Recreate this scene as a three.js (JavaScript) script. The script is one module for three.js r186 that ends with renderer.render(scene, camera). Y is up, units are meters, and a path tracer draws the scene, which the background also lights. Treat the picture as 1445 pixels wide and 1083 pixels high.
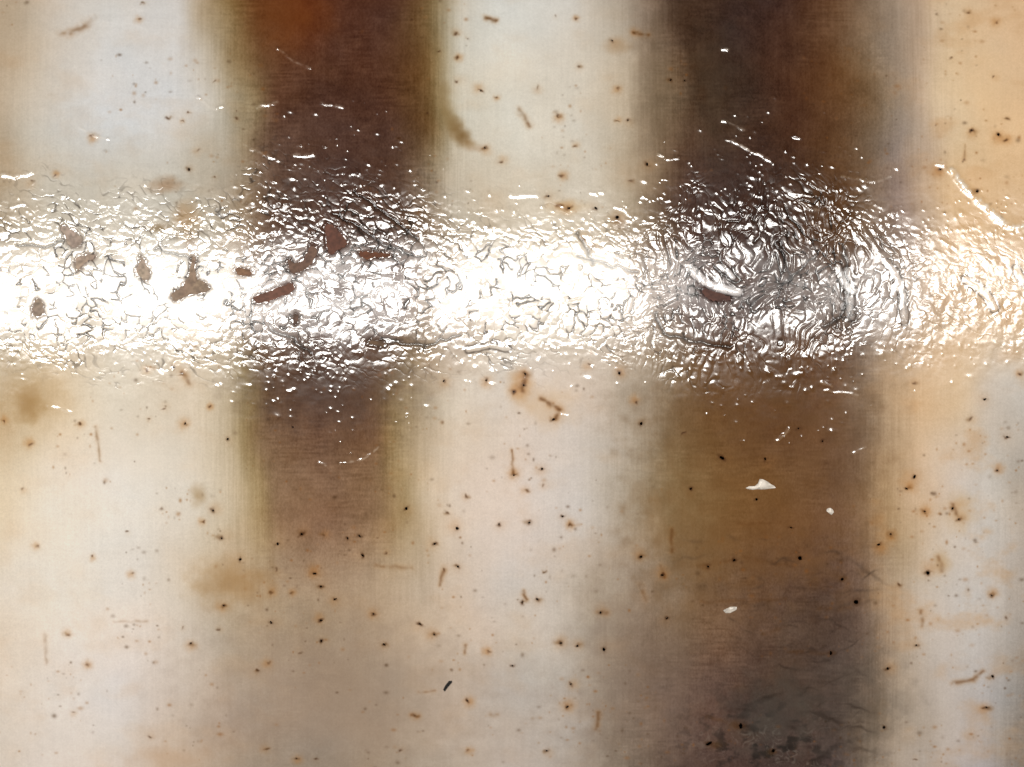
import * as THREE from 'three';
import { RectAreaLightUniformsLib } from 'three/addons/lights/RectAreaLightUniformsLib.js';

// ---------------------------------------------------------------- units
// A macro view of the crest of a banded stone bead: the frame is 12 mm wide.
const MM = 0.001;
const K = 12 / 1445;                       // millimetres of stone per unit of the layout grid (1445 x 1083)
const R = 9.6;                             // radius of the bead, mm
const DC = 110;                            // camera above the crest, mm
const scene = new THREE.Scene();
scene.background = new THREE.Color(0.05, 0.042, 0.035);

// ---------------------------------------------------------------- camera
const camera = new THREE.PerspectiveCamera(2 * Math.atan(541.5 * K / DC) * 180 / Math.PI, 1445 / 1083, 0.005, 5);
camera.position.set(0, (2 * R + DC) * MM, 0);
camera.up.set(0, 0, -1);
camera.lookAt(0, 0, 0);
camera.focus = DC * MM; camera.userData.fStop = 200;
scene.add(camera);

// ---------------------------------------------------------------- lamps
RectAreaLightUniformsLib.init();
function softbox(x, y, z, w, h, power, color) {          // millimetres from the crest; aimed at the crest
  const l = new THREE.RectAreaLight(color, power, w * MM, h * MM);
  l.position.set(x * MM, (2 * R + y) * MM, z * MM);
  l.lookAt(0, 2 * R * MM, 0);
  scene.add(l);
  return l;
}
const KA = 13.6 * Math.PI / 180, KD = 150;               // key lamp: above the camera, seen mirrored in the crest
softbox(-10, KD * Math.cos(KA), -KD * Math.sin(KA), 46, 18, 48, new THREE.Color(1, 0.97, 0.92));
softbox(-165, 120, 45, 110, 110, 5.1, new THREE.Color(1, 0.995, 0.99));
softbox(165, 120, 55, 110, 110, 4.7, new THREE.Color(1, 0.98, 0.96));

const renderer = new THREE.WebGLRenderer({ antialias: true });
renderer.setSize(1024, 767);
renderer.toneMapping = THREE.LinearToneMapping;
renderer.toneMappingExposure = 1.03;
renderer.shadowMap.enabled = true;

// ---------------------------------------------------------------- random numbers and noise
function rng(seed) {
  let s = seed >>> 0;
  return () => { s = (s + 0x6D2B79F5) | 0; let t = Math.imul(s ^ (s >>> 15), 1 | s); t = (t + Math.imul(t ^ (t >>> 7), 61 | t)) ^ t; return ((t ^ (t >>> 14)) >>> 0) / 4294967296; };
}
const TN = 256, table = new Float32Array(TN * TN);
{ const r = rng(77); for (let i = 0; i < table.length; i++) table[i] = r() * 2 - 1; }
function noise(x, y) {                                    // value noise, -1..1
  const xi = Math.floor(x), yi = Math.floor(y), fx = x - xi, fy = y - yi;
  const u = fx * fx * (3 - 2 * fx), v = fy * fy * (3 - 2 * fy);
  const x0 = xi & 255, x1 = (xi + 1) & 255, y0 = (yi & 255) << 8, y1 = ((yi + 1) & 255) << 8;
  const a = table[y0 + x0], b = table[y0 + x1], c = table[y1 + x0], d = table[y1 + x1];
  return a + (b - a) * u + (c - a) * v + (a - b - c + d) * u * v;
}
function fbm(x, y, n = 4) { let s = 0, w = 0.5; for (let i = 0; i < n; i++) { s += noise(x, y) * w; const t = x * 1.6 + y * 1.2 + 17.3; y = y * 1.6 - x * 1.2 + 5.1; x = t; w *= 0.5; } return s; }
const sstep = (a, b, x) => { const t = Math.min(1, Math.max(0, (x - a) / (b - a))); return t * t * (3 - 2 * t); };
const clamp = (x, a, b) => Math.min(b, Math.max(a, x));
const lin = (c) => { c /= 255; return c <= 0.04045 ? c / 12.92 : Math.pow((c + 0.055) / 1.055, 2.4); };

// ---------------------------------------------------------------- the stone's own surface grid
// a runs along the bead, b round it (both in layout units); B() turns a height measured across the flat layout into arc length.
function B(h) {
  let th = 0;
  const y = (541.5 - h) * K;
  for (let i = 0; i < 6; i++) th = Math.asin(clamp(y * (DC + R * (1 - Math.cos(th))) / (DC * R), -0.99, 0.99));
  return 541.5 - th * R / K;
}
const need = (b) => Math.abs(Math.tan((541.5 - b) * K / R - KA * 0.5)) + 0.02;   // slope that turns a facet at b towards the lamp
const TW = 2048, TH = 1664;
const SA = 12.4 / K, SB = R * Math.PI / 3 / K, A0 = 722.5 - SA / 2, B0 = 541.5 - SB / 2;
const DA = SA / TW, DB = SB / TH;
const N = TW * TH;

// ---------------------------------------------------------------- marks measured on the stone
// dark inclusions: place along, place across, radius
const specks = [
  [234,167,3], [263,158,2.2], [255,171,1.6], [300,115,2.2], [278,212,2.8], [265,239,3.4], [332,167,2.8], [43,256,3], [75,248,2], [126,192,3], [195,4,2.4], [193,27,2.4], [302,250,2],
  [643,48,3], [660,55,2.4], [618,73,2.4], [645,81,2.6], [643,115,3], [678,128,3.2], [700,137,2], [759,124,3], [817,94,2.8], [784,23,2], [814,27,2], [865,57,3.4], [896,46,3], [873,125,2.8], [948,113,3.2], [787,163,3], [872,171,2], [887,170,3.4],
  [812,207,2.4], [684,209,3.4], [707,229,3], [792,249,3], [774,277,3.4], [803,294,4.4], [841,294,3.8], [871,307,4.6], [914,232,4.2], [890,255,3], [824,338,2.8], [837,350,3], [603,159,2.4], [562,195,2.4], [579,28,2.4],
  [1373,18,3], [1413,32,3], [1347,82,2.8], [1406,108,2.4], [1425,168,3], [1374,184,3.4], [1412,190,3.8], [1423,198,3], [1363,226,3], [1329,239,3.8], [1381,270,3.8], [968,114,3.2],
];
const specks2 = [
  [231,577,3], [261,598,3.2], [321,620,3.4], [296,574,2], [210,592,2], [112,598,2.6], [43,628,3], [5,595,2.6], [207,523,3], [245,519,3.4], [256,528,3], [394,590,3], [413,603,3.4],
  [626,538,3.2], [686,537,3.4], [741,528,4.2], [739,544,4.2], [725,553,3.6], [781,592,3.6], [832,514,3], [874,527,3.4], [905,598,4.6], [898,568,3], [1290,542,3], [1390,564,3.8], [1370,590,3], [1422,617,3.8], [1440,528,2.6], [1127,605,4], [1161,623,3.6], [1020,647,4.4], [1080,648,4], [965,612,3],
  [300,721,4.2], [227,719,3], [312,760,4.2], [286,737,2.4], [338,790,4], [391,768,3.8], [425,754,4.2], [456,756,2.6], [443,810,4], [452,828,4], [381,879,4], [314,855,3.4], [389,804,3], [381,837,3], [409,838,2.4], [472,846,3.4], [452,876,3.2], [452,905,3.8], [422,922,3], [377,936,3], [362,947,3], [267,908,3.4], [257,886,2.6], [306,889,2.6], [93,897,2.8], [119,938,2.8], [98,1005,2.4], [51,771,2.4], [128,785,2.2], [178,751,2], [206,1040,2.8], [31,690,2.4], [185,809,2.4], [415,1071,3.2], [373,1058,3], [443,1072,2.8],
];
const specks3 = [
  [573,718,4.2], [645,746,4.2], [630,724,3], [704,740,3.8], [747,738,4.2], [794,729,3.6], [805,742,3], [613,768,3.8], [646,800,3.6], [658,700,2.6], [725,671,3.4], [765,662,3.4], [766,686,3], [744,692,3], [507,757,4.2], [490,760,3.4], [511,784,3.8], [544,781,2.4], [526,867,3.4], [592,881,3.8], [612,896,3.6], [541,910,3.4], [737,850,3.6], [758,846,3.4], [690,920,2.8], [723,940,3.6], [853,917,4.8], [806,966,3.6], [801,998,4.2], [772,1060,3.6], [659,989,3.4], [583,1010,3], [660,1060,2.8], [848,865,4], [905,786,3.8], [935,812,4.2], [942,873,3.6], [792,908,4], [815,912,3.6], [563,1060,3], [768,808,2.6], [626,804,2.8],
  [1291,673,4.2], [1280,690,3.4], [1306,722,3.4], [1354,733,3.6], [1345,718,3.2], [1258,754,3.6], [1241,769,4.2], [1311,809,5], [1271,826,3], [1296,911,3.8], [1256,944,4.2], [1252,1027,4.2], [1408,664,3.2], [1402,841,3.4], [1423,873,3], [1405,955,3.4], [1397,999,4.2], [1130,788,5.5], [1018,646,4.6], [1037,791,4.6], [1000,800,4.2], [1175,922,4.4], [1297,1072,2.6], [975,690,3.2], [1068,705,3.4], [1117,745,3.4], [1210,850,8], [1048,1025,8.5], [1003,1050,7.5], [1190,818,5], [1095,1060,5],
];
// rust coloured streaks: along, across, end along, end across, half width, depth of colour
const streaks = [
  [684,24,700,30,2.4,.85], [732,154,747,178,2.6,.6], [896,46,916,49,2,.7], [785,290,800,293,2.4,.7], [764,563,790,578,3,.7], [790,578,784,592,2.6,.7], [722,636,724,668,1.8,.65], [626,804,621,826,2.2,.5], [656,910,656,922,2,.55], [846,1006,843,1030,3,.55], [948,748,949,778,2.6,.6], [934,800,940,815,2.4,.6], [905,826,912,846,3,.4], [738,836,744,846,2,.6], [846,865,857,865,3,.55], [692,1009,702,1010,2,.45], [580,1010,590,1011,2.4,.6], [590,977,612,976,1.6,.3],
  [1350,964,1378,960,2.6,.55], [1378,960,1390,948,2.6,.55], [1302,862,1305,884,2.6,.45], [1325,786,1332,806,3,.4], [1346,712,1352,732,2.4,.5], [135,604,141,650,2,.35], [268,540,256,526,3,.6], [80,47,92,47,3,.35], [92,47,112,37,3.4,.4], [112,37,128,24,3,.2], [1365,205,1363,225,1.6,.35], [741,528,738,552,3.4,.7], [985,800,1030,792,3,.4], [1050,788,1120,800,3.5,.35], [1040,740,1102,738,2.6,.35], [990,850,1110,846,2.6,.35], [1080,895,1100,890,3.4,.4], [1110,920,1180,922,3,.4], [1000,1012,1025,1018,3,.5], [1160,860,1200,858,4,.3], [160,878,205,877,1.6,.2], [60,895,62,935,2.4,.2], [120,36,100,44,4,.15], [530,799,580,802,2.4,.3],
];
// blotches of colour: along, across, half length, half height, sRGB colour, strength
const blotches = [
  [652,192,10,11,[120,84,36],.75], [642,180,9,12,[128,94,46],.65], [633,164,8,16,[140,112,66],.55], [626,140,7,24,[150,124,80],.45], [664,203,9,6,[150,112,64],.5], [672,210,12,5,[180,146,112],.4], [40,570,16,20,[150,108,52],.55], [48,560,34,30,[176,138,84],.35], [330,822,46,27,[164,122,70],.55], [278,700,9,11,[160,124,76],.5], [232,262,18,10,[150,104,62],.6], [262,312,16,24,[168,120,64],.5], [222,322,20,6,[120,86,40],.5], [268,352,8,12,[130,96,66],.5],
  [410,20,40,40,[122,66,24],.55], [520,990,70,80,[170,150,124],.2], [1095,540,70,40,[84,56,24],.4], [1330,795,10,14,[190,150,96],.45], [1357,722,18,22,[204,160,100],.4], [1012,130,36,90,[64,58,50],.35], [1165,120,34,110,[96,62,38],.2], [1200,1000,60,60,[88,84,76],.3], [1095,1010,50,50,[74,72,66],.55], [490,990,170,110,[158,136,118],.4], [900,960,80,130,[124,104,90],.4], [1150,960,90,110,[84,72,62],.25], [930,140,26,140,[104,86,66],.4], [905,330,40,30,[150,132,112],.4], [460,540,95,50,[80,60,50],.55], [1060,590,130,60,[100,70,40],.45], [960,720,60,110,[120,92,58],.45], [1400,130,40,60,[246,206,156],.3], [1070,740,110,90,[124,84,44],.45], [1180,620,60,90,[112,82,56],.3], [870,65,14,10,[180,140,96],.4], [905,240,30,24,[196,168,136],.35], [640,470,24,60,[170,140,120],.2], [870,310,10,10,[110,74,30],.5], [770,570,34,26,[216,178,132],.4], [735,545,16,20,[196,140,76],.45], [800,293,22,9,[206,160,96],.45], [190,640,60,40,[236,224,206],.3], [240,1070,50,18,[206,172,140],.5],
];
// raised or scuffed lines that catch the lamp: height, half width, paleness of the scuff, then the way they run
const scratches = [
  [1.5,2.2,.55, 388,68,410,85,425,92,436,96], [1.6,2.4,.5, 277,137,290,148,301,154,312,150], [1.5,2.2,.5, 110,180,122,188,135,194,150,195], [2.2,3.2,.7, 0,246,20,249,42,244], [1.8,3,.5, 85,278,95,276,110,275], [1.6,2.6,.5, 14,291,32,287],
  [1.5,2.2,.45, 342,205,370,217,397,228], [2,3.4,.5, 414,219,440,218], [1.7,3,.5, 360,152,375,148,390,144], [1.4,2.4,.4, 450,145,482,151], [1.8,2.4,.7, 1027,196,1045,204,1065,215,1080,221,1092,231], [1.4,2.2,.5, 1020,170,1040,177,1052,184], [2,3.4,.7, 1022,69,1029,70],
  [1.6,2.6,.5, 930,217,940,225,958,223], [1.6,2.2,.5, 1190,248,1215,254,1235,257,1258,250], [1.6,4.5,.55, 1326,228,1334,232], [2.8,5,.95, 1345,240,1365,265,1385,285,1400,297,1420,315,1434,322,1446,318], [2.2,3.6,.8, 720,275,758,275], [1.8,2.6,.7, 833,271,852,273], [1.8,2.4,.6, 868,292,880,294,887,302],
  [1.5,2.2,.5, 66,574,82,577,101,583], [1.5,2.2,.5, 296,546,312,545], [1.5,2.2,.5, 343,543,353,544], [1.3,2,.55, 480,655,500,652,520,644,534,632], [1.3,2.2,.5, 451,654,460,656], [1.5,2.6,.5, 806,547,813,544], [1.4,2.4,.5, 792,586,802,588], [1.2,2,.4, 1168,722,1172,724], [1.4,2.4,.45, 1106,614,1114,606], [1.2,2.2,.35, 1096,622,1108,614],
  [2.6,3.8,.25, 948,318,958,350,972,376,992,396,1012,406,1042,412], [2.6,3.4,.25, 1214,312,1226,336,1246,360,1262,384,1274,414,1277,452], [2.4,3.8,.2, 1196,384,1200,412,1200,446], [2,3,.15, 1184,378,1192,402,1206,412], [2,3,.2, 1055,330,1075,336,1090,352], [1.8,2.8,.2, 1006,366,1024,380,1034,392], [1.8,2.6,.2, 1166,324,1186,334,1194,346], [1.6,2.4,.2, 660,494,690,488,716,492],
  [1.5,2.4,.45, 1130,285,1145,295,1158,297], [1.5,2.4,.4, 1143,315,1156,318,1160,330], [1.4,2.2,.35, 958,303,972,306], [1.4,2.2,.35, 540,292,568,306], [1.6,2.6,.25, 1330,340,1350,352], [1.8,3.2,.25, 1364,394,1384,408,1398,424,1404,436], [1.6,3,.25, 1434,380,1446,398], [1.4,2.4,.3, 1290,318,1310,330], [1.4,2.2,.3, 1322,354,1342,362],
  [1.3,2.2,.3, 1204,640,1222,632], [1.4,2.4,.4, 1158,540,1174,546], [1.2,2,.35, 1165,552,1210,558],
];
// soft long folds of the worn skin
const folds = [
  [2.2,3, 1188,345,1196,380,1196,420,1188,446,1164,462], [2,3, 1100,340,1110,372,1120,400], [1.4,1.8, 815,362,860,374,900,384], [2,2.6, 815,330,830,352,836,372], [1.8,2.6, 470,300,500,318,546,348,580,362], [1.8,2.6, 500,270,540,300,590,338], [2,3, 985,405,1000,420,1032,420], [1.8,2.6, 1150,360,1130,384,1100,404], [2,2.8, 925,440,935,470,975,482,1030,490], [1.8,2.6, 380,462,410,478,440,500], [1.8,2.6, 540,480,600,486,650,474], [1.6,2.4, 25,345,60,350,90,340], [1.6,2.4, 220,350,250,360,268,366],
];

// dull chips in the glossy crest: colour, outline
const chips = [
  ['#9c8879', [[271,360],[276,364],[274,384],[279,394],[299,407],[286,414],[264,416],[250,425],[242,423],[241,414],[254,408],[263,396],[267,384]]],
  ['#b4a59c', [[82,318],[100,324],[116,335],[113,346],[104,350],[95,345],[91,335]]],
  ['#b4a296', [[107,361],[136,359],[130,366],[116,372],[109,386],[105,372]]],
  ['#b3a499', [[198,358],[203,368],[212,385],[208,397],[200,395],[190,383],[196,370]]],
  ['#a8978c', [[51,420],[60,426],[62,445],[47,448],[43,436]]],
  ['#6a4436', [[456,314],[470,318],[481,330],[491,343],[488,348],[478,352],[466,361],[461,352],[459,335]]],
  ['#765c50', [[439,344],[448,355],[443,368],[432,380],[416,388],[409,383],[403,368],[409,366],[415,374],[428,367],[433,356]]],
  ['#7a5648', [[415,400],[414,412],[395,419],[376,428],[357,426],[356,420],[373,414],[390,406],[404,401]]],
  ['#8a6a56', [[329,376],[350,380],[359,388],[335,390]]],
  ['#6e4228', [[504,354],[525,357],[548,357],[553,363],[530,363],[515,367],[508,362]]],
  ['#5c3c34', [[991,406],[1005,410],[1020,415],[1033,419],[1030,424],[1012,426],[1000,423],[993,416]]],
  ['#6a5248', [[411,452],[417,440],[422,452],[416,459]]],
  ['#66503e', [[515,482],[530,480],[547,484],[540,490],[527,488]]],
];
function softened(pts, rounds = 2) {                        // corner cutting
  for (let k = 0; k < rounds; k++) { const o = []; pts.forEach((p, q) => { const n = pts[(q + 1) % pts.length]; o.push([p[0] * 0.75 + n[0] * 0.25, p[1] * 0.75 + n[1] * 0.25], [p[0] * 0.25 + n[0] * 0.75, p[1] * 0.25 + n[1] * 0.75]); }); pts = o; }
  return pts;
}

// ---------------------------------------------------------------- colour of the stone
// Colour stops along the bead at seven heights; between them the stone changes smoothly.
const H = (s) => [parseInt(s.slice(0, 2), 16), parseInt(s.slice(2, 4), 16), parseInt(s.slice(4, 6), 16)];
const layers = [
  [-20,  '0 c6b094 50 dccfbe 140 e0dcd4 240 e0dcd6 285 c0aa8c 325 90703e 370 784c26 420 783f1e 480 6b442f 560 634230 596 7c6034 612 a08a62 632 d6cebc 700 e4e2d8 800 dfd8cb 880 c2b19c 930 947c68 975 52402f 1060 483830 1120 533a2c 1180 735236 1225 8c735b 1275 a4917e 1312 c8ab90 1345 eecda2 1445 ebc397'],
  [150,  '0 c4b096 40 d2c6b4 140 dcdcda 240 dadbda 300 c9c2b4 345 9a835c 385 6c4c36 460 5c4030 540 5c4030 588 705630 610 988258 634 d8d0bc 720 e2ddcd 820 ddd4c2 890 c7b8a2 940 8a745a 985 56432f 1060 46372c 1120 533a2a 1190 725230 1230 82684a 1275 a4907c 1315 caae92 1345 e8caa0 1445 e8c397'],
  [280,  '0 b4a084 60 c8c0b0 200 ccc6b8 300 c0b4a0 350 988268 390 68503e 480 584236 550 5e4838 590 8a7660 640 c6b9a4 740 d8ccb6 840 d2c6b2 890 b8a890 930 7e664e 985 564236 1080 46342a 1180 664828 1225 7e6852 1275 96827a 1310 c0a488 1345 deb98a 1445 dcb98e'],
  [430,  '0 bca98e 100 d0c4b2 250 cec2b0 330 b8a690 380 7e6656 480 5c463a 550 6a5244 600 a08c78 680 cabcaa 820 d0c4b2 890 b8a694 940 947e6c 1000 685248 1100 58463a 1190 705a48 1230 86746a 1285 b89c80 1340 d2ae84 1445 d4b690'],
  [560,  '0 cab08a 60 d6bd98 150 e0d1b8 290 dacab2 325 bca888 350 8e7444 375 765a3c 450 684c38 530 70533a 560 8c7044 600 b8a488 640 d8cab6 760 dacaba 840 d0c1b2 890 b4a490 940 907a5e 1000 7a5a34 1090 704c2a 1180 745438 1215 7e6a58 1255 b49878 1310 d8b68e 1370 d8bc98 1405 cabaa8 1445 c8bcae'],
  [700,  '0 e0ceb0 70 e6dbc8 180 e8dfd0 270 ded2bf 330 ccb899 355 a68c5e 385 8e7052 450 866850 520 8e7052 560 a88e62 596 c2ac8a 630 dccab4 740 dccdc0 830 d0c4b8 890 b0a08a 950 90764e 1030 80623a 1110 7a5a36 1180 745840 1225 8a6c50 1265 b4966e 1310 d0b494 1360 cec0b2 1410 c8c0b6 1445 b6aa9c'],
  [850,  '0 e2d4c0 80 e9dfce 190 e4dacc 260 d4c6b2 330 bfa88a 420 ac957a 500 ae967a 590 c6b298 680 d2c3b2 780 cdc2b6 850 b4a592 910 988470 980 80684e 1080 6f563f 1180 5e4c3e 1225 786252 1262 b2987a 1310 c8bbab 1380 c8c2bc 1420 c0b8b0 1445 b0a69c'],
  [1010, '0 e0d2c0 60 e4dace 170 e2d8ce 250 d2c4b4 340 b8a694 450 aa9682 540 b09c88 620 c4b4a2 720 c6bcb0 800 beb4a8 860 a2917e 930 806c5e 1010 68544a 1090 544840 1190 5c5048 1232 7e6e5c 1270 b0a290 1330 c4bab0 1390 bcb4b0 1425 aaa096 1445 988c80'],
  [1100, '0 e0d2c0 60 e4dace 170 ded2c4 240 ceb8a0 340 b0a08e 450 a4927e 540 ae9c88 620 c2b4a2 720 c4bab0 800 b8aea2 860 988876 930 766456 1010 5e4e46 1090 504640 1190 5c524c 1240 84786a 1280 b2a698 1330 beb4ac 1390 b4acaa 1425 a09488 1445 908478'],
].map(([h, s]) => {
  const t = s.split(' '), x = [], c = [];
  for (let i = 0; i < t.length; i += 2) { x.push(+t[i]); c.push(H(t[i + 1])); }
  return { b: B(h), x, c };
});
const LUT0 = -120, LUTN = 1700;
const lut = layers.map(({ x, c }) => {
  const out = new Float32Array(LUTN * 3);
  for (let i = 0; i < LUTN; i++) {
    const p = i + LUT0;
    let k = 0; while (k < x.length - 2 && p > x[k + 1]) k++;
    const t = clamp((p - x[k]) / (x[k + 1] - x[k]), 0, 1);
    for (let j = 0; j < 3; j++) out[i * 3 + j] = c[k][j] + (c[k + 1][j] - c[k][j]) * t;
  }
  const soft = new Float32Array(LUTN * 3), W = 14;
  for (let i = 0; i < LUTN; i++) for (let j = 0; j < 3; j++) { let t = 0; for (let d = -W; d <= W; d++) t += out[clamp(i + d, 0, LUTN - 1) * 3 + j]; soft[i * 3 + j] = t / (2 * W + 1); }
  return soft;
});

const col = new Float32Array(N * 3), hgt = new Float32Array(N), rough = new Float32Array(N), coat = new Float32Array(N);
// a box of texels round a mark
function around(a, b, r, f) {
  const i0 = Math.max(0, Math.floor((a - r - A0) / DA)), i1 = Math.min(TW - 1, Math.ceil((a + r - A0) / DA));
  const j0 = Math.max(0, Math.floor((b - r - B0) / DB)), j1 = Math.min(TH - 1, Math.ceil((b + r - B0) / DB));
  for (let j = j0; j <= j1; j++) for (let i = i0; i <= i1; i++) f(j * TW + i, A0 + (i + 0.5) * DA, B0 + (j + 0.5) * DB);
}
function tint(n, c, k) { for (let q = 0; q < 3; q++) col[n * 3 + q] += (c[q] - col[n * 3 + q]) * k; }
function segment(x, y, x0, y0, x1, y1) {
  const dx = x1 - x0, dy = y1 - y0, t = clamp(((x - x0) * dx + (y - y0) * dy) / (dx * dx + dy * dy), 0, 1);
  return [Math.hypot(x - x0 - dx * t, y - y0 - dy * t), t];
}

// cells of the crazed skin: plateaus with grooves between them; returns a height
const cellRandom = new Float32Array(65536 * 4);
{ const r = rng(4711); for (let i = 0; i < cellRandom.length; i++) cellRandom[i] = r(); }
let groove = 0;
function cells(x, y, size, seed, tilt, dome, depth, width) {
  x /= size; y /= size;
  const xi = Math.floor(x), yi = Math.floor(y);
  let f1 = 9, f2 = 9, bx = 0, by = 0, bk = 0;
  for (let j = -1; j <= 1; j++) for (let i = -1; i <= 1; i++) {
    const k = ((((xi + i + seed) & 255) << 8) | ((yi + j + seed * 3) & 255)) * 4;
    const dx = x - (xi + i + 0.1 + 0.8 * cellRandom[k]), dy = y - (yi + j + 0.1 + 0.8 * cellRandom[k + 1]), d = Math.sqrt(dx * dx + dy * dy);
    if (d < f1) { f2 = f1; f1 = d; bx = dx; by = dy; bk = k; } else if (d < f2) f2 = d;
  }
  const g = sstep(0, width, f2 - f1), open = sstep(0.05, 0.4, 0.45 * noise(x * 0.4 + seed, y * 0.4) + 0.8 * noise(x * 1.5, y * 1.5 + seed));
  groove = (1 - g) * open;
  return (g - 1) * depth * (0.22 + 1.2 * open) + g * size * ((cellRandom[bk + 2] - 0.5) * tilt * bx + (cellRandom[bk + 3] - 0.5) * tilt * by - dome * f1 * f1);
}

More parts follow.
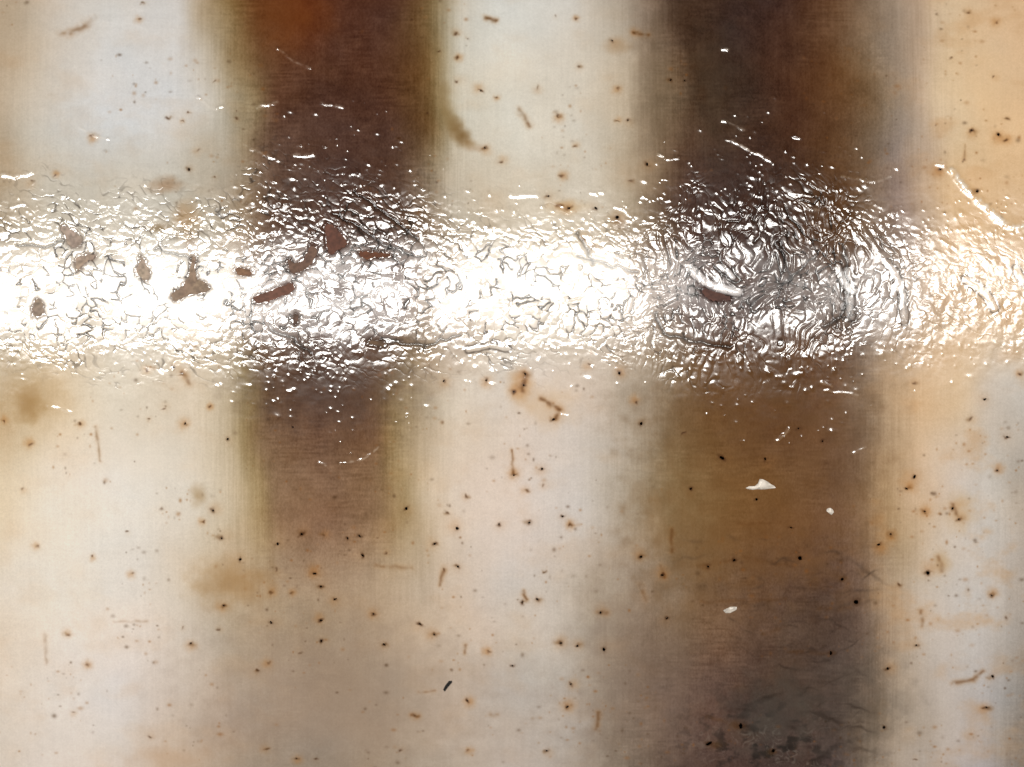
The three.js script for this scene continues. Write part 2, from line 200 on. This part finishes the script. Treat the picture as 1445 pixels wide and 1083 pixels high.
{ // base colour and worn skin, texel by texel
  const UPPER = B(250), LOWER = B(568);
  for (let j = 0; j < TH; j++) {
    const b = B0 + (j + 0.5) * DB;
    for (let i = 0; i < TW; i++) {
      const a = A0 + (i + 0.5) * DA, n = j * TW + i;
      // --- colour
      const wa = a + 22 * fbm(a / 190, b / 200, 3) + 9 * noise(a / 40 + 40, b / 70), wb = b + 34 * fbm(a / 150 + 9, b / 150, 3);
      let k = 0; while (k < layers.length - 2 && wb > layers[k + 1].b) k++;
      const t = sstep(layers[k].b, layers[k + 1].b, wb), p = clamp(wa - LUT0, 0, LUTN - 2), p0 = Math.floor(p), pf = p - p0;
      const L0 = lut[k], L1 = lut[k + 1], o = p0 * 3;
      let r = (L0[o] * (1 - pf) + L0[o + 3] * pf) * (1 - t) + (L1[o] * (1 - pf) + L1[o + 3] * pf) * t;
      let g = (L0[o + 1] * (1 - pf) + L0[o + 4] * pf) * (1 - t) + (L1[o + 1] * (1 - pf) + L1[o + 4] * pf) * t;
      let bl = (L0[o + 2] * (1 - pf) + L0[o + 5] * pf) * (1 - t) + (L1[o + 2] * (1 - pf) + L1[o + 5] * pf) * t;
      // fine growth lines across the bead, strongest where a band begins or ends
      const next = Math.min(LUTN - 1, p0 + 26) * 3, before = Math.max(0, p0 - 26) * 3;
      const edge = clamp(Math.abs(L0[next] - L0[before]) / 70, 0, 1);
      const grow = (noise(a * 0.55, b * 0.02 + 30) * 0.6 + noise(a * 0.2 + 11, b * 0.012) * 0.4) * (2.2 + 10 * edge);
      const mottle = 7 * fbm(a / 60, b / 60, 4) + 3.2 * fbm(a / 9, b / 9, 3) + 3.4 * noise(a * 0.5, b * 0.5) + 4.5 * noise(a * 0.8 + 5, b * 0.8) + grow;
      const grain = 1 - sstep(110, 190, (r + g + bl) / 3) ;
      const warm = 6 * fbm(a / 90 + 70, b / 90, 3);
      const rusty = clamp(sstep(0.0, 0.75, fbm(a / 46 + 20, b / 34 + 8, 5)) * 0.32 * (0.28 + sstep(1240, 1330, a) * 0.5 + 0.6 * sstep(900, 1000, a) * sstep(560, 700, b) * (1 - sstep(820, 960, b))), 0, 1);
      const pink = 2 * sstep(560, 700, b) * sstep(-0.2, 0.4, noise(a / 130 + 41, b / 130));
      // faint horizontal lines
      const across = 1.6 * noise(a * 0.02, b * 0.34) * sstep(0.1, 0.5, noise(a / 70 + 3, b / 40));
      const l = (r + g + bl) / 3, lift = (l > 168 ? 0.2 : 0.06) * (l - 168) + 4, grade = (v) => v + (v - l) * -0.04 + lift;
      const dk = 1 - sstep(70, 130, l), cool = 2 * sstep(185, 215, l), gr = grain * (14 * fbm(a / 18, b / 22 + 60, 4) + 7 * noise(a * 0.7 + 3, b * 0.35) + 9 * noise(a * 0.06, b * 0.4) * sstep(-0.1, 0.5, noise(a / 50, b / 60 + 4)));
      col[n * 3] = grade(r) + mottle + warm + across + pink - 5 * dk + gr; col[n * 3 + 1] = grade(g) + mottle + across - 10 * dk + gr * 0.9; col[n * 3 + 2] = grade(bl) + mottle - warm + across - 9 * dk + cool + gr * 0.8;
      if (rusty > 0) tint(n, l < 120 ? [118, 76, 34] : [196, 138, 78], rusty);
      const pm = Math.exp(-(((a - 1090) / 105) ** 2) - (((b - 1075) / 75) ** 2));
      if (pm > 0.02) {                                       // rough dark pitting low on the wide brown band
        tint(n, [26, 22, 20], pm * 0.75 * sstep(0.05, 0.4, fbm(a / 17 + 80, b / 13, 4)));
        const q = noise(a / 13 + 5 * noise(a / 22, b / 22 + 70), b / 16 + 5 * noise(a / 22 + 33, b / 22));
        tint(n, [158, 148, 136], pm * 0.5 * Math.exp(-((q / 0.1) ** 2)) * sstep(-0.1, 0.3, noise(a / 26 + 77, b / 26)));
      }

      // --- relief
      const inDark = Math.exp(-(((wa - 470) / 135) ** 4)) + 0.8 * Math.exp(-(((wa - 1080) / 165) ** 4));
      const slope = 0.055 * (a - 500), ub = b - slope * (1 - inDark) + 75 * inDark * (0.7 + 0.5 * noise(a / 35, b / 35 + 9)) + 34 * noise(a / 60, b / 60), lb = b + 0.02 * (a - 500) - 14 * inDark + 26 * noise(a / 50 + 5, b / 50);
      const crest = sstep(UPPER - 10, UPPER + 165, ub) * (1 - sstep(LOWER - 150, LOWER - 10, lb)) * (0.7 + 0.3 * sstep(-0.4, 0.3, noise(a / 45 + 60, b / 35))) * (1 - 0.7 * Math.exp(-(((a - 1236) / 34) ** 4) - (((b - 430) / 70) ** 4)));
      let h = 0.35 * fbm(a / 26, b / 20, 3), dirt = 0;
      if (crest > 0.002) {
        const ux = a + 9 * noise(a / 26, b / 26) + 3 * noise(a / 8 + 7, b / 8), uy = b + 9 * noise(a / 26 + 50, b / 26) + 3 * noise(a / 8 + 17, b / 8);
        const mid = sstep(B(322), B(350), b) * (1 - sstep(B(468), B(500), b));
        const swirl = sstep(860, 980, a + 20 * noise(a / 40, b / 40)) * (1 - sstep(1255, 1300, a)), tan = sstep(1265, 1310, a);
        // rounded cells on the crest
        const hA = cells(ux, uy * 1.12, 15.5, 3, 0.12, 0.05, 0.75, 0.22), gA = groove;
        // long slanting cells on its shoulders
        const sx = (ux * 0.9 + uy * 0.42) * 0.5, sy = uy * 0.9 - ux * 0.42;
        const hB = cells(sx, sy, 9.5, 31, 0.22, 0.08, 0.5, 0.28), gB = groove;
        // swirling ridges in the dark band
        const qx = a + 18 * noise(a / 55 + 3, b / 55) + 6 * noise(a / 18, b / 18 + 9), qy = b + 26 * noise(a / 55 + 33, b / 55) + 8 * noise(a / 18 + 21, b / 18);
        const hC = cells(qx * 1.2, qy * 0.85, 13, 77, 0.42, 0.17, 1.25, 0.36), gC = groove;
        let hh = hA * mid + hB * (1 - mid), gg = gA * mid + gB * (1 - mid);
        hh += (hC - hh) * swirl; gg += (gC - gg) * swirl;
        if (tan > 0) { hh += (hB * 0.7 + 1.3 * fbm(a / 13, b / 16, 3) - hh) * tan; gg *= 1 - 0.8 * tan; }
        h += crest * (hh + 0.22 * fbm(a / 5, b / 5, 2));
        dirt = Math.min(1, 1.15 * crest) * gg;
      }
      hgt[n] = h;
      if (dirt > 0) { tint(n, [30, 22, 16], 0.92 * dirt); }
      coat[n] = 0.74 - 0.5 * sstep(820, 1010, a + 40 * noise(a / 60, b / 40)) + 0.04 * sstep(1255, 1330, a) + 0.16 * noise(a / 25, b / 18);
      coat[n] += 0.3 * Math.exp(-(((a - 1236) / 34) ** 4) - (((b - 430) / 70) ** 4));
      coat[n] *= 0.12 + 0.88 * sstep(B(318), B(352), b - slope * 0.6 + 14 * noise(a / 30, b / 30)) * (1 - sstep(B(470), B(505), b + 12 * noise(a / 30 + 9, b / 30)));
      coat[n] *= 1 - 0.3 * inDark * (a < 700 ? 1 : 0);
      coat[n] *= (1 - 0.85 * dirt) * (0.45 + 0.55 * sstep(-0.45, 0.1, noise(a / 30 + 21, b / 24)));
      rough[n] = 0.16 + 0.05 * fbm(a / 40, b / 40, 2) + 0.04 * sstep(900, 1000, a) * crest + 0.04 * sstep(1260, 1310, a);
    }
  }
}
// blotches
for (const [x, y0, rx, ry, c, k] of blotches) {
  const y = B(y0);
  around(x, y, Math.max(rx, ry) * 2, (n, a, b) => {
    const w = 0.6 * fbm(a / 16, b / 16, 3), d = Math.hypot((a - x) / rx, (b - y) / ry) + w;
    tint(n, c, k * (1 - sstep(0.0, 1.9, d)));
  });
}
// faint small freckles without number
{
  const r = rng(2024);
  for (let q = 0; q < 4200; q++) {
    const x = A0 + r() * SA, y = B0 + r() * SB, s = 1.2 + r() * r() * 2.4, k = 0.12 + 0.45 * r() * r(), e = 0.6 + r() * 0.9, rust = r() < 0.6 ? [140, 82, 32] : [64, 40, 20];
    if (noise(x / 90 + 13, y / 90) + noise(x / 30, y / 30) * 0.5 + (y > 650 ? 0.25 : 0) + (x > 1200 ? 0.2 : 0) < 0.22 + (y > 600 && x < 380 ? 0.22 : 0)) continue;
    around(x, y, s * 3, (n, a, b) => { const d = Math.hypot((a - x) / (s * e), (b - y) / s); tint(n, rust, k * Math.exp(-d * d)); });
  }
}
// halos and soft edges of the inclusions
const allSpecks = [...specks, ...specks2, ...specks3];
{
  const r = rng(9);
  for (const [x, y0, s] of allSpecks) {
    const y = B(y0), warm = r(), dx = (r() - 0.5) * s * 2.4, dy = (r() - 0.5) * s * 2.4, long = 0.7 + 0.9 * r(), turn = (r() - 0.5) * 1.6, ct = Math.cos(turn), st = Math.sin(turn);
    const deep = s < 3.2 ? 0.35 + 0.4 * r() : 0.4 + 0.45 * r(), arm = r() < 0.35 ? (r() - 0.5) * 7 * s : 0;
    around(x, y, s * 5, (n, a, b) => {
      const wx = a - x + 1.5 * noise(a / 4, b / 4), wy = b - y + 1.5 * noise(a / 4 + 31, b / 4), u = (wx * ct + wy * st) / (s * long), v = (wy * ct - wx * st) / s * long;
      const e = Math.hypot(wx - dx, wy - dy) / (s * 2.4);
      tint(n, [180, 110, 42], sstep(95, 175, col[n * 3]) * (0.05 + 0.4 * warm * warm) * Math.exp(-e * e));
      if (arm) { const f = Math.hypot(wx - arm * 0.4, (wy - dy * 0.5) * 1.5) / (s * 1.3); tint(n, [110, 70, 30], 0.35 * Math.exp(-f * f)); }
      tint(n, [58, 30, 11], deep * Math.exp(-(u * u + v * v) * 1.8));
    });
  }
  for (const [x0, ya, x1, yb, w, k] of streaks) {
    const y0 = B(ya), y1 = B(yb), cx = (x0 + x1) / 2, cy = (y0 + y1) / 2;
    around(cx, cy, Math.hypot(x1 - x0, y1 - y0) / 2 + w * 4, (n, a, b) => {
      const [d] = segment(a + 1.4 * noise(a / 9, b / 9), b + 1.4 * noise(a / 9 + 9, b / 9), x0, y0, x1, y1), e = d / w;
      const m = clamp(0.75 + 0.6 * noise(a / 6, b / 6), 0, 1);
      tint(n, [172, 110, 50], sstep(95, 175, col[n * 3]) * k * 0.5 * m * Math.exp(-e * e * 0.25)); tint(n, [84, 48, 18], k * 0.72 * m * Math.exp(-e * e));
    });
  }
}
for (const [hex, o] of chips) {
  const q = softened(o.map(([x, y]) => [x, B(y)]), 2), xs = q.map((p) => p[0]), ys = q.map((p) => p[1]);
  const cx = (Math.min(...xs) + Math.max(...xs)) / 2, cy = (Math.min(...ys) + Math.max(...ys)) / 2, c = H(hex.slice(1));
  around(cx, cy, Math.max(Math.max(...xs) - cx, Math.max(...ys) - cy) + 8, (n, a, b) => {
    let d = 99;
    for (let k = 0; k < q.length; k++) { const m = (k + 1) % q.length; d = Math.min(d, segment(a, b, q[k][0], q[k][1], q[m][0], q[m][1])[0]); }
    const e = (d + 2.2 * noise(a / 4, b / 4)) / 3.4, f = Math.exp(-(Math.max(0, e) ** 2));
    tint(n, [c[0] * 0.75, c[1] * 0.7, c[2] * 0.66], 0.7 * f); hgt[n] -= 1.0 * f; coat[n] *= 1 - 0.9 * f;
  });
}
// small beads of relief round the crest, each with a facet that finds the lamp
{
  const r = rng(555), dark0 = (x) => Math.max(Math.exp(-(((x - 470) / 130) ** 4)), Math.exp(-(((x - 1080) / 160) ** 4)));
  for (let q = 0; q < 5000; q++) {
    const x = A0 + r() * SA, side = r(), fall = -Math.log(1 - r() * 0.97) * (25 + 36 * dark0(x));
    const y = side < 0.6 ? B(335) - fall : B(485) + fall * 0.75, s = 1.6 + 3 * r() * r(), h = s * need(y) * (0.55 + 0.9 * r()), e = 0.5 + r() * 0.9;
    if (r() > 0.22 + 0.78 * dark0(x) * (0.5 + noise(x / 40, y / 30 + 7))) continue;
    around(x, y, s * 3.4, (n, a, b) => { const da = (a - x) * e, db = b - y - 0.25 * (a - x), d = (da * da + db * db) / (s * s); hgt[n] += h * Math.exp(-d); });
  }
}
for (const [h, w, pale, ...p] of scratches) {
  for (let q = 0; q + 3 < p.length; q += 2) {
    const x0 = p[q], y0 = B(p[q + 1]), x1 = p[q + 2], y1 = B(p[q + 3]);
    around((x0 + x1) / 2, (y0 + y1) / 2, Math.hypot(x1 - x0, y1 - y0) / 2 + w * 4, (n, a, b) => {
      const wx = a + 1.2 * noise(a / 9, b / 9 + 4), wy = b + 1.2 * noise(a / 9 + 9, b / 9);
      const [d, t] = segment(wx, wy, x0, y0, x1, y1), e = d / w, m = 0.75 + 0.5 * noise(a / 7 + 90, b / 7) + 0.5 * noise(a / 3.5, b / 3.5 + 60);
      const share = (q === 0 || t > 0) && (q + 4 >= p.length || t < 1) ? 1 : 0.0;   // joints counted once
      if (pale < 0.3 && b > 372) { const f = share * Math.exp(-((d / w / 1.5) ** 4)); hgt[n] *= 1 - 0.85 * f; coat[n] = Math.min(1, coat[n] + 0.55 * f); const g = share * Math.exp(-(((d - w * 2) / 1.6) ** 2)); tint(n, [40, 30, 24], 0.5 * g); coat[n] *= 1 - 0.6 * g; }
      hgt[n] += share * w * Math.max(0.1, need(b) * Math.hypot(x1 - x0, y1 - y0) / Math.max(4, Math.abs(x1 - x0))) * (0.9 + 0.5 * m) * (pale > 0.65 ? 1 : 0.25 + 0.75 * sstep(-0.35, 0.15, noise(a / 11 + 14, b / 11))) * Math.exp(-e * e);
      tint(n, [250, 240, 226], share * pale * (pale > 0.65 ? 0.9 : 0.6) * clamp(m * m, 0, 1) * Math.exp(-e * e * 1.6));
    });
  }
}
{
  const r = rng(640);
  for (let q = 0; q < 90; q++) {                           // short dark wrinkles low on the wide brown band
    const x = 960 + 270 * Math.sqrt(r()), y = B(760 + 330 * r()), l = 5 + 26 * r() * r(), s = 1.4 + 2 * r(), k = 0.12 + 0.34 * r() * r() * sstep(940, 1120, x), sl = (r() - 0.5) * 1.4;
    around(x, y, l * 2, (n, a, b) => { const u = (a - x + 3 * noise(a / 9, b / 9)) / l, v = (b - y - sl * (a - x) + 4 * noise(a / 14 + 5, b / 14)) / s, d = Math.exp(-u * u - v * v); tint(n, [38, 28, 22], k * d); hgt[n] -= 0.5 * k * d; });
  }
}
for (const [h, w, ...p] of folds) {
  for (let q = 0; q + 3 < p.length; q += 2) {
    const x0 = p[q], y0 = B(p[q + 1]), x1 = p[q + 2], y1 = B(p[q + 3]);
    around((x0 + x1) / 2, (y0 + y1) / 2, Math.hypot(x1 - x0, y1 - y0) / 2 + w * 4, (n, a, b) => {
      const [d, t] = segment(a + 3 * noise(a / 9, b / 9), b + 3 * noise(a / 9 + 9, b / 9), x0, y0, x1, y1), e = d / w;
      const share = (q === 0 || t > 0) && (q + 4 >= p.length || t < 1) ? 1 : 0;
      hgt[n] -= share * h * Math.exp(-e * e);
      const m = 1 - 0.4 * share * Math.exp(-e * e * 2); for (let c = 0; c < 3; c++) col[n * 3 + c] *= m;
    });
  }
}

// ---------------------------------------------------------------- textures
function texture(data, srgb) {
  const t = new THREE.DataTexture(data, TW, TH, THREE.RGBAFormat);
  t.wrapS = t.wrapT = THREE.MirroredRepeatWrapping;
  t.magFilter = THREE.LinearFilter; t.minFilter = THREE.LinearMipmapLinearFilter; t.generateMipmaps = true;
  if (srgb) t.colorSpace = THREE.SRGBColorSpace;
  t.needsUpdate = true;
  return t;
}
const GAIN = 0.96;
const colorData = new Uint8Array(N * 4), normalData = new Uint8Array(N * 4), roughData = new Uint8Array(N * 4), coatData = new Uint8Array(N * 4);
for (let j = 0; j < TH; j++) {
  const row = TH - 1 - j;                                   // v runs up, b runs down
  const ju = Math.max(0, j - 1), jd = Math.min(TH - 1, j + 1);
  for (let i = 0; i < TW; i++) {
    const n = j * TW + i, o = (row * TW + i) * 4;
    for (let c = 0; c < 3; c++) colorData[o + c] = clamp(Math.round(col[n * 3 + c] * GAIN), 8, 236);
    colorData[o + 3] = 255;
    const sa = (hgt[j * TW + Math.min(TW - 1, i + 1)] - hgt[j * TW + Math.max(0, i - 1)]) / (2 * DA);
    const sb = (hgt[jd * TW + i] - hgt[ju * TW + i]) / ((jd - ju) * DB);
    const l = 1 / Math.hypot(sa, sb, 1);
    normalData[o] = Math.round((-sa * l * 0.5 + 0.5) * 255); normalData[o + 1] = Math.round((sb * l * 0.5 + 0.5) * 255); normalData[o + 2] = Math.round((l * 0.5 + 0.5) * 255); normalData[o + 3] = 255;
    roughData[o] = roughData[o + 1] = roughData[o + 2] = Math.round(clamp(rough[n], 0.05, 1) * 255); roughData[o + 3] = 255;
    coatData[o] = coatData[o + 1] = coatData[o + 2] = Math.round(clamp(coat[n], 0, 1) * 255); coatData[o + 3] = 255;
  }
}
const stone = new THREE.MeshPhysicalMaterial({ map: texture(colorData, true), normalMap: texture(normalData), roughnessMap: texture(roughData), roughness: 1, metalness: 0, ior: 1.75, clearcoat: 1, clearcoatRoughness: 0.2, clearcoatMap: texture(coatData) });
stone.name = 'polished_stone';

// ---------------------------------------------------------------- table under the bead
{
  const s = new THREE.Mesh(new THREE.BoxGeometry(0.6, 0.02, 0.6), new THREE.MeshStandardMaterial({ color: new THREE.Color(0.12, 0.1, 0.085), roughness: 0.8 }));
  s.name = 'table'; s.position.y = -0.01; s.userData.kind = 'structure'; s.receiveShadow = true;
  scene.add(s);
}

// ---------------------------------------------------------------- the bead
const bead = new THREE.Group();
bead.name = 'banded_stone_bead';
bead.userData = { label: 'polished cream stone bead with dark brown bands, rust specks and a crackled glossy crest', category: 'bead' };
scene.add(bead);
const counts = {};
function part(name, geometry, material, parent, label) {
  const k = counts[name] = (counts[name] ?? -1) + 1;
  const m = new THREE.Mesh(geometry, material);
  m.name = k ? `${name}_${String(k).padStart(3, '0')}` : name;
  m.castShadow = m.receiveShadow = true;
  if (label) m.userData.label = label;
  parent.add(m);
  return m;
}
const X = (a) => (a - 722.5) * K;                           // mm along the bead
const HALF = 17, ROUND = 2.2, BORE = 1.1;
function profile(x0, x1) {                                  // [x, radius, nx, nr] from left to right
  const out = [];
  const cap = (side) => {
    const pts = [[side * HALF, BORE, side, 0], [side * HALF, R - ROUND, side, 0]];
    for (let q = 1; q <= 12; q++) { const t = q / 12 * Math.PI / 2; pts.push([side * (HALF - ROUND + ROUND * Math.cos(t)), R - ROUND + ROUND * Math.sin(t), side * Math.cos(t), Math.sin(t)]); }
    return pts;
  };
  if (x0 === null) out.push(...cap(-1)); else out.push([x0, R, 0, 1]);
  const s = x0 ?? -HALF + ROUND, e = x1 ?? HALF - ROUND, m = Math.max(4, Math.ceil((e - s) / 0.4));
  for (let q = 1; q < m; q++) out.push([s + (e - s) * q / m, R, 0, 1]);
  if (x1 === null) out.push(...cap(1).reverse()); else out.push([x1, R, 0, 1]);
  return out;
}
const ROUNDS = 360;
function turned(pr) {
  const pos = [], nor = [], uv = [], idx = [];
  for (const [x, r, nx, nr] of pr) for (let q = 0; q <= ROUNDS; q++) {
    const th = -Math.PI + 2 * Math.PI * q / ROUNDS;
    pos.push(x * MM, (R + r * Math.cos(th)) * MM, -r * Math.sin(th) * MM);
    nor.push(nx, nr * Math.cos(th), -nr * Math.sin(th));
    uv.push((x / K + 722.5 - A0) / SA + (nr < 0.7 ? (R - r) * Math.sign(x) / K / SA : 0), 0.5 + th / (Math.PI / 3));
  }
  const w = ROUNDS + 1;
  for (let p = 0; p + 1 < pr.length; p++) for (let q = 0; q < ROUNDS; q++) { const a = p * w + q, b = a + w; idx.push(a, b, a + 1, a + 1, b, b + 1); }
  const g = new THREE.BufferGeometry();
  g.setAttribute('position', new THREE.Float32BufferAttribute(pos, 3));
  g.setAttribute('normal', new THREE.Float32BufferAttribute(nor, 3));
  g.setAttribute('uv', new THREE.Float32BufferAttribute(uv, 2));
  g.setIndex(idx);
  return g;
}
const cuts = [null, 345, 598, 915, 1262, null];
const kinds = [['cream_band', 'pale grey-white band at the left'], ['brown_band', 'dark brown band that fades out downwards'], ['cream_band', 'cream band between the two brown bands'], ['brown_band', 'wide dark brown band at the right'], ['tan_band', 'warm tan band at the right end']];
const bands = kinds.map(([name, label], q) => part(name, turned(profile(cuts[q] === null ? null : X(cuts[q]), cuts[q + 1] === null ? null : X(cuts[q + 1]))), stone, bead, label));
const bandAt = (a) => bands[cuts.findIndex((c, q) => q > 0 && (c === null || a < c)) - 1];
{
  const g = new THREE.CylinderGeometry(BORE * MM, BORE * MM, 2 * HALF * MM, 32, 1, true);
  g.rotateZ(Math.PI / 2); g.translate(0, R * MM, 0);
  part('drilled_hole', g, new THREE.MeshStandardMaterial({ color: new THREE.Color(0.16, 0.12, 0.08), roughness: 0.9, side: THREE.DoubleSide }), bead);
}

// a patch that follows the round of the stone: outline in layout units, rising to `up` mm in its middle
function patch(outline, up, rim = 0.002) {
  const pts = outline.map(([x, y]) => [x, B(y)]), m = pts.length;
  const cx = pts.reduce((s, p) => s + p[0], 0) / m, cy = pts.reduce((s, p) => s + p[1], 0) / m;
  const pos = [], nor = [], idx = [];
  const uvs = [];
  const put = (a, b, lift) => { uvs.push(a / 60, b / 60); const th = (541.5 - b) * K / R, r = R + lift; pos.push(X(a) * MM, (R + r * Math.cos(th)) * MM, -r * Math.sin(th) * MM); nor.push(0, Math.cos(th), -Math.sin(th)); };
  return { uvs, pts, cx, cy, put, pos, nor, idx, up, rim };
}
function finish(p) {
  const g = new THREE.BufferGeometry();
  g.setAttribute('position', new THREE.Float32BufferAttribute(p.pos, 3));
  g.setAttribute('normal', new THREE.Float32BufferAttribute(p.nor, 3));
  g.setAttribute('uv', new THREE.Float32BufferAttribute(p.uvs, 2));
  g.setIndex(p.idx);
  return g;
}
function disc(outline, up) {                                // star-shaped outlines
  const p = patch(outline, up), m = p.pts.length;
  p.put(p.cx, p.cy, p.rim + p.up);
  for (const [f, l] of [[0.6, p.rim + p.up * 0.8], [1, p.rim]]) for (const [a, b] of p.pts) p.put(p.cx + (a - p.cx) * f, p.cy + (b - p.cy) * f, l);
  for (const [a, b] of p.pts) p.put(a, b, -0.004);          // skirt into the stone
  for (let q = 0; q < m; q++) {
    const r = (q + 1) % m;
    p.idx.push(0, 1 + q, 1 + r);
    for (const k of [1, 1 + m]) p.idx.push(k + q, k + m + q, k + r, k + r, k + m + q, k + m + r);
  }
  return finish(p);
}
function plate(outline, lift) {                             // any simple outline: a thin flat flake
  const p = patch(outline, 0), tri = THREE.ShapeUtils.triangulateShape(p.pts.map(([a, b]) => new THREE.Vector2(a, -b)), []);
  for (const [a, b] of p.pts) p.put(a, b, lift);
  for (const [a, b] of p.pts) p.put(a, b, -0.004);
  const m = p.pts.length;
  for (const [a, b, c] of tri) p.idx.push(a, b, c);
  for (let q = 0; q < m; q++) { const r = (q + 1) % m; p.idx.push(q, q + m, r, r, q + m, r + m); }
  return finish(p);
}
const matt = (hex, roughness = 0.7) => new THREE.MeshStandardMaterial({ color: new THREE.Color(hex), roughness, side: THREE.DoubleSide });

// inclusions large enough to be told apart
{
  const dark = [matt('#2a1608'), matt('#45260e'), matt('#1c1008'), matt('#5a3414')], r = rng(31);
  for (const [x, y, s] of allSpecks) {
    const shade = r(), turn = r() * 6.3, ex = 0.75 + 0.8 * r();
    if (s < 3.2) continue;
    const o = [], c = s * (0.28 + 0.24 * r());
    for (let q = 0; q < 10; q++) { const t = q / 10 * Math.PI * 2, d = c * (0.8 + 0.4 * r()); const u = Math.cos(t) * d * ex, v = Math.sin(t) * d / ex; o.push([x + u * Math.cos(turn) - v * Math.sin(turn), y + u * Math.sin(turn) + v * Math.cos(turn)]); }
    part('dark_speck', disc(o, 0.004), s > 4.1 ? dark[2] : dark[Math.floor(shade * 4)], bandAt(x));
  }
  part('dark_fibre', disc([[624.5, 974], [627, 976.5], [631, 971], [637.5, 963.5], [637, 961], [633, 961.5], [628, 967.5]], 0.012), matt('#0c0a08'), bandAt(630), 'short black fibre lying on the cream stone');
}
// dull chips in the glossy crest
{
  const r = rng(88), S = 128, d = new Uint8Array(S * S * 4);
  for (let j = 0; j < S; j++) for (let i = 0; i < S; i++) { const v = clamp(236 + 60 * fbm(i / 9, j / 9, 4), 0, 255), o = (j * S + i) * 4; d[o] = v; d[o + 1] = v * 0.98; d[o + 2] = v * 0.95; d[o + 3] = 255; }
  const chipMap = new THREE.DataTexture(d, S, S, THREE.RGBAFormat);
  chipMap.wrapS = chipMap.wrapT = THREE.RepeatWrapping; chipMap.magFilter = THREE.LinearFilter; chipMap.colorSpace = THREE.SRGBColorSpace; chipMap.needsUpdate = true;
  for (const [hex, o] of chips) {
    const rugged = softened(o, 2).map(([x, y]) => [x + (r() - 0.5) * 2.6, y + (r() - 0.5) * 2.2]);
    const g = plate(rugged, 0.006), c = [];
    for (let q = 0; q < g.attributes.position.count; q++) { const k = 0.85 + 0.3 * r(); c.push(k, k * (0.95 + 0.06 * r()), k * (0.9 + 0.08 * r())); }
    g.setAttribute('color', new THREE.Float32BufferAttribute(c, 3));
    const m = matt(hex, 0.75); m.vertexColors = true; m.map = chipMap;
    part('chip', g, m, bandAt(o[0][0]));
  }
}
// pale flakes standing proud
for (const [o, lift] of [
  [[[1051,691],[1060,686],[1068,686],[1075,674],[1086,682],[1096,688],[1090,691],[1076,690],[1066,691]], 0.02],
  [[[1021,862],[1030,857],[1040,856],[1042,860],[1034,865],[1024,866]], 0.015],
  [[[1166,719],[1172,716],[1178,722],[1172,728]], 0.01],
]) {
  const r = rng(o.length * 7), g = disc(softened(o, 1).map(([x, y]) => [x + (r() - 0.5) * 2, y + (r() - 0.5) * 1.6]), lift), c = [];
  for (let q = 0; q < g.attributes.position.count; q++) { const k = 0.45 + 0.6 * r(); c.push(k, k * 0.97, k * 0.92); }
  g.setAttribute('color', new THREE.Float32BufferAttribute(c, 3)); g.computeVertexNormals();
  const m = matt('#f6eee4', 0.35); m.vertexColors = true;
  part('pale_flake', g, m, bandAt(o[0][0]));
}

renderer.render(scene, camera);
